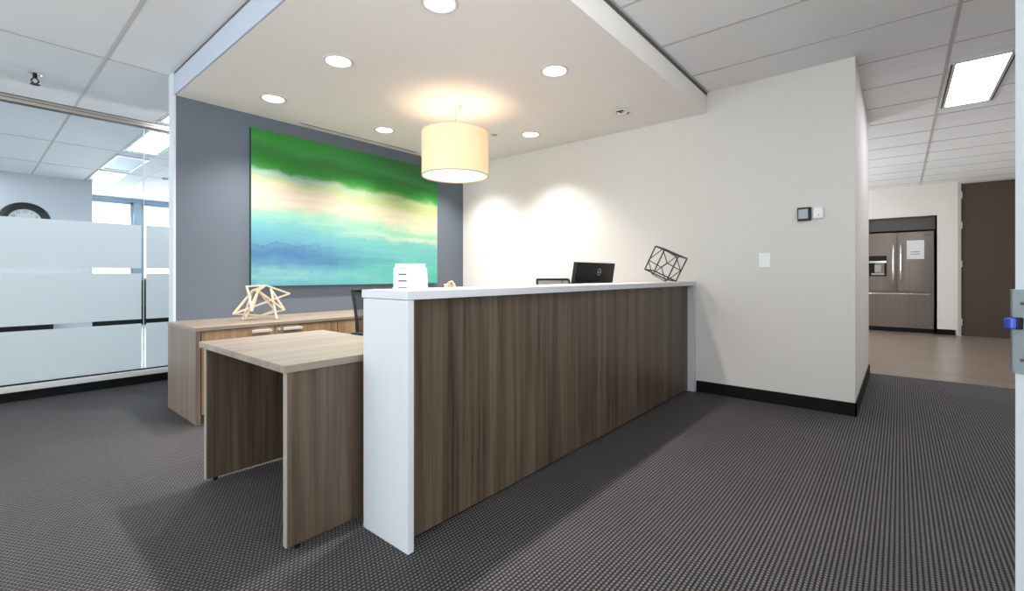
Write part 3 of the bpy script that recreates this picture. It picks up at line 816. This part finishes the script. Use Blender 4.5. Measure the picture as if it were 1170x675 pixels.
#CUBE
def wire_cube(bm, s, rot, cen, r, extra=False):
    m = rot
    V = [Vector(cen) + m @ (Vector((x, y, z)) * s / 2) for x in (-1, 1) for y in (-1, 1) for z in (-1, 1)]
    for i in range(8):
        for j in range(i + 1, 8):
            if bin(i ^ j).count('1') == 1: sqrod(bm, V[i], V[j], r)
    return V
P0 = Vector((3.995, 1.679, 1.377)); EA = Vector((-0.0162, 0.0947, -0.2057)); EB = Vector((0.2265, 0.0064, -0.0149)); EC = Vector((-0.0004, -0.2063, -0.0949))
CB = Vector((4.08, 1.62, 1.037)); DZc = Vector((0, 0, -0.019))
V = [P0 + DZc - CB + EA * a + EB * b + EC * c for a in (0, 1) for b in (0, 1) for c in (0, 1)]
bm = bmesh.new()
for i in range(8):
    for j in range(i + 1, 8):
        if bin(i ^ j).count('1') == 1: sqrod(bm, V[i], V[j], 0.0056)
obj('outer_frame', bm, M['dark_metal'], cb)
cc = sum(V, Vector()) / 8
m = Matrix((EA.normalized(), EB.normalized(), EC.normalized())).transposed() @ Euler((0.62, 0.55, 0.2)).to_matrix()
V2 = [m @ Vector((a, b, c)) * 0.088 for a in (-1, 1) for b in (-1, 1) for c in (-1, 1)]
lo = min(v.z for v in V2)
off = Vector((cc.x - 0.01, cc.y + 0.012, 0.0030 - lo))
V2 = [v + off for v in V2]
bm = bmesh.new()
for i in range(8):
    for j in range(i + 1, 8):
        if bin(i ^ j).count('1') == 1: sqrod(bm, V2[i], V2[j], 0.0034)
obj('inner_frame', bm, M['dark_metal'], cb)

# monitor behind the counter
mo = thing('computer_monitor', 'black computer monitor seen from behind above the counter top', 'monitor', (3.56, 2.08, 0.7445))
mo['_local'] = 1
til = Matrix.Rotation(math.radians(9), 3, 'X')
def tilt(bm):
    bmesh.ops.rotate(bm, verts=bm.verts, cent=(0, 0, 0.22), matrix=til); return bm
obj('housing', tilt(bev(BX((-0.33, 0.33, -0.018, 0.018, 0.10, 0.466)), 0.006, 3)), M['black_pl'], mo, True)
obj('screen', tilt(BX((-0.32, 0.32, 0.0178, 0.0195, 0.115, 0.455))), M['screen_grey'], mo)
obj('rear_bulge', tilt(bev(BX((-0.13, 0.13, -0.035, -0.017, 0.14, 0.30)), 0.006, 3)), M['black_pl'], mo, True)
lg = lathe([(0.026, -0.0195), (0.031, -0.0195), (0.031, -0.0175), (0.026, -0.0175), (0.026, -0.0195)], 32, axis='Y', at=(0.05, 0, 0.385))
tb = text_mesh('DELL', 0.021, 0.0006)
bmesh.ops.rotate(tb, verts=tb.verts, cent=(0, 0, 0), matrix=Matrix.Rotation(PI / 2, 3, 'X'))
bmesh.ops.translate(tb, verts=tb.verts, vec=(0.05, -0.019, 0.385))
me = bpy.data.meshes.new('t'); tb.to_mesh(me); tb.free(); lg.from_mesh(me); bpy.data.meshes.remove(me)
o = obj('logo', tilt(lg), M['chrome'], mo); o['label'] = 'silver ring logo on the back'
obj('stand_neck', bev(BX((-0.035, 0.035, -0.05, -0.028, 0.01, 0.26)), 0.004), M['black_pl'], mo)
obj('stand_foot', bev(BX((-0.12, 0.12, -0.10, 0.10, 0.0, 0.012)), 0.004), M['black_pl'], mo)

# office chairs
def office_chair(up=0.0):
    t = thing('office_chair', '', 'chair', (0, 0, 0), None)
    t['_local'] = 1
    # faces -Y ; back at +Y
    bm = bmesh.new()
    n = 10
    rows = []
    for j in range(9):
        v = j / 8; z = 0.52 + 0.46 * v
        wv = 0.225 - 0.03 * v * v
        row = []
        for i in range(n + 1):
            u = i / n * 2 - 1
            row.append(bm.verts.new((u * wv, 0.23 + 0.09 * v - 0.06 * u * u - 0.03 * math.sin(PI * v), z)))
        rows.append(row)
    for a, b in zip(rows, rows[1:]):
        for i in range(n): bm.faces.new((a[i], a[i + 1], b[i + 1], b[i]))
    ret = bmesh.ops.solidify(bm, geom=list(bm.faces), thickness=0.008)
    back = obj('backrest', bm, M['back_mesh'], t, True)
    bm = bmesh.new()
    def edge(u, v):
        z = 0.52 + 0.46 * v; wv = 0.225 - 0.03 * v * v
        return Vector((u * wv, 0.23 + 0.09 * v - 0.06 * u * u - 0.03 * math.sin(PI * v), z))
    P = [edge(-1, v / 8) for v in range(9)] + [edge(u / 5 - 1, 1) for u in range(1, 11)] + [edge(1, 1 - v / 8) for v in range(1, 9)] + [edge(1 - u / 5, 0) for u in range(1, 11)]
    for a, b in zip(P, P[1:]): rod(bm, a, b, 0.012, 8)
    obj('back_frame', bm, M['black_pl'], back, True)
    bm = BX((-0.24, 0.24, -0.26, 0.22, 0.44, 0.50)); bev(bm, 0.025, 3)
    obj('seat', bm, M['mesh_black'], t, True)
    obj('back_bracket', bev(BX((-0.04, 0.04, 0.12, 0.26, 0.41, 0.435), (-0.04, 0.04, 0.24, 0.265, 0.41, 0.64)), 0.004), M['black_pl'], t)
    for s in (-1, 1):
        ar = obj('armrest', bev(BX((s * 0.29 - 0.04, s * 0.29 + 0.04, -0.16, 0.12, 0.655, 0.69)), 0.01, 2), M['black_pl'], t, True)
        obj('arm_support', bev(BX((s * 0.29 - 0.012, s * 0.29 + 0.012, -0.03, 0.03, 0.42, 0.66), (min(s * 0.20, s * 0.30), max(s * 0.20, s * 0.30), -0.03, 0.03, 0.415, 0.44)), 0.003), M['black_pl'], ar)
    obj('gas_column', lathe([(0.028, 0.10 - up), (0.028, 0.25), (0.018, 0.25), (0.018, 0.44)], 16), M['black_pl'], t, True)
    for ch in t.children: ch.location.z += up
    for k in range(5):
        a = k * 2 * PI / 5 + 0.3
        c, s = math.cos(a), math.sin(a)
        lg_ = obj('base_leg', rod(bmesh.new(), (0, 0, 0.11), (0.29 * c, 0.29 * s, 0.075), 0.018), M['black_pl'], t, True)
        bm = bmesh.new()
        rod(bm, (0.29 * c - 0.022 * s, 0.29 * s + 0.022 * c, 0.03), (0.29 * c + 0.022 * s, 0.29 * s - 0.022 * c, 0.03), 0.03, 16)
        obj('caster', bm, M['black_pl'], lg_, True)
    return t
oc = office_chair()
oc.location = (2.10, 2.92, 0); oc.rotation_euler = (0, 0, 0.15)
oc['label'] = 'black mesh office chair whose back shows left of the white counter end'
oc['group'] = 'mesh office chairs behind the counter'
oc2 = office_chair(0.07); oc2['group'] = oc['group']; oc2.location = (4.09, 2.73, 0.0); oc2.rotation_euler = (0, 0, -0.5)
oc2['label'] = 'black mesh office chair whose top edge peeks over the counter left of the monitor'

# wooden stick sculptures on the credenza
def sticks(name, pts, lines, r, mat, label, loc, sc=1.0, rz=0):
    t = thing(name, label, 'ornament', loc)
    bm = bmesh.new()
    for a, b in lines: sqrod(bm, Vector(pts[a]) * sc, Vector(pts[b]) * sc, r)
    zz = min(v.co.z for v in bm.verts)
    bmesh.ops.translate(bm, verts=bm.verts, vec=(0, 0, -zz))
    bmesh.ops.rotate(bm, verts=bm.verts, cent=(0, 0, 0), matrix=Matrix.Rotation(rz, 3, 'Z'))
    me = bpy.data.meshes.new(name); bm.to_mesh(me); bm.free(); me.materials.append(mat)
    bpy.data.objects.remove(t)
    o = bpy.data.objects.new(name, me); C.objects.link(o); o.location = loc
    return tag(o, label, 'ornament', 'pale wooden stick sculptures on the credenza')
# local frame: x = to the right as seen, y = away, z up   (zoomed-photo traces, metres)
S_ = 1 / 12.27 / 525 * 3.98
def q(px, py, d=0.0): return ((px - 400) * S_, d, (600 - py) * S_)
pts = dict(A=q(230, 145, .03), E=q(480, 130, -.02), B=q(770, 250, .02), Cc=q(100, 510, -.06), G=q(400, 560, .09), D=q(700, 480, .02), J=q(390, 200, -.05), K=q(300, 200, .06),
           Hh=q(170, 600, .07), F=q(325, 470, -.09), I=q(620, 590, -.06), L=q(275, 300, .0), N=q(240, 560, -.02), O=q(520, 190, .07), P=q(480, 380, .10), Q=q(560, 490, .12))
lines = [('A', 'E'), ('A', 'L'), ('L', 'F'), ('E', 'B'), ('B', 'Cc'), ('Cc', 'G'), ('G', 'D'), ('D', 'J'), ('K', 'Hh'), ('K', 'E'), ('J', 'N'), ('F', 'J'), ('O', 'I'), ('O', 'D'), ('E', 'J'), ('K', 'J'), ('P', 'Q'), ('Q', 'G'), ('P', 'J'), ('Cc', 'K'), ('Hh', 'G')]
sticks('stick_sculpture', pts, lines, 0.0078, M['stick'], 'pale wooden stick sculpture on the left end of the credenza', (1.62, 4.20, 0.7125), 1.0, -PI / 2 + YAW + 0.35)
sticks('stick_sculpture', pts, lines, 0.0078, M['stick'], 'pale wooden stick sculpture far right on the credenza, only its top showing', (3.90, 4.30, 0.7125), 1.03, 0.9)

for o in bpy.data.objects:
    if '_local' in o: del o['_local']
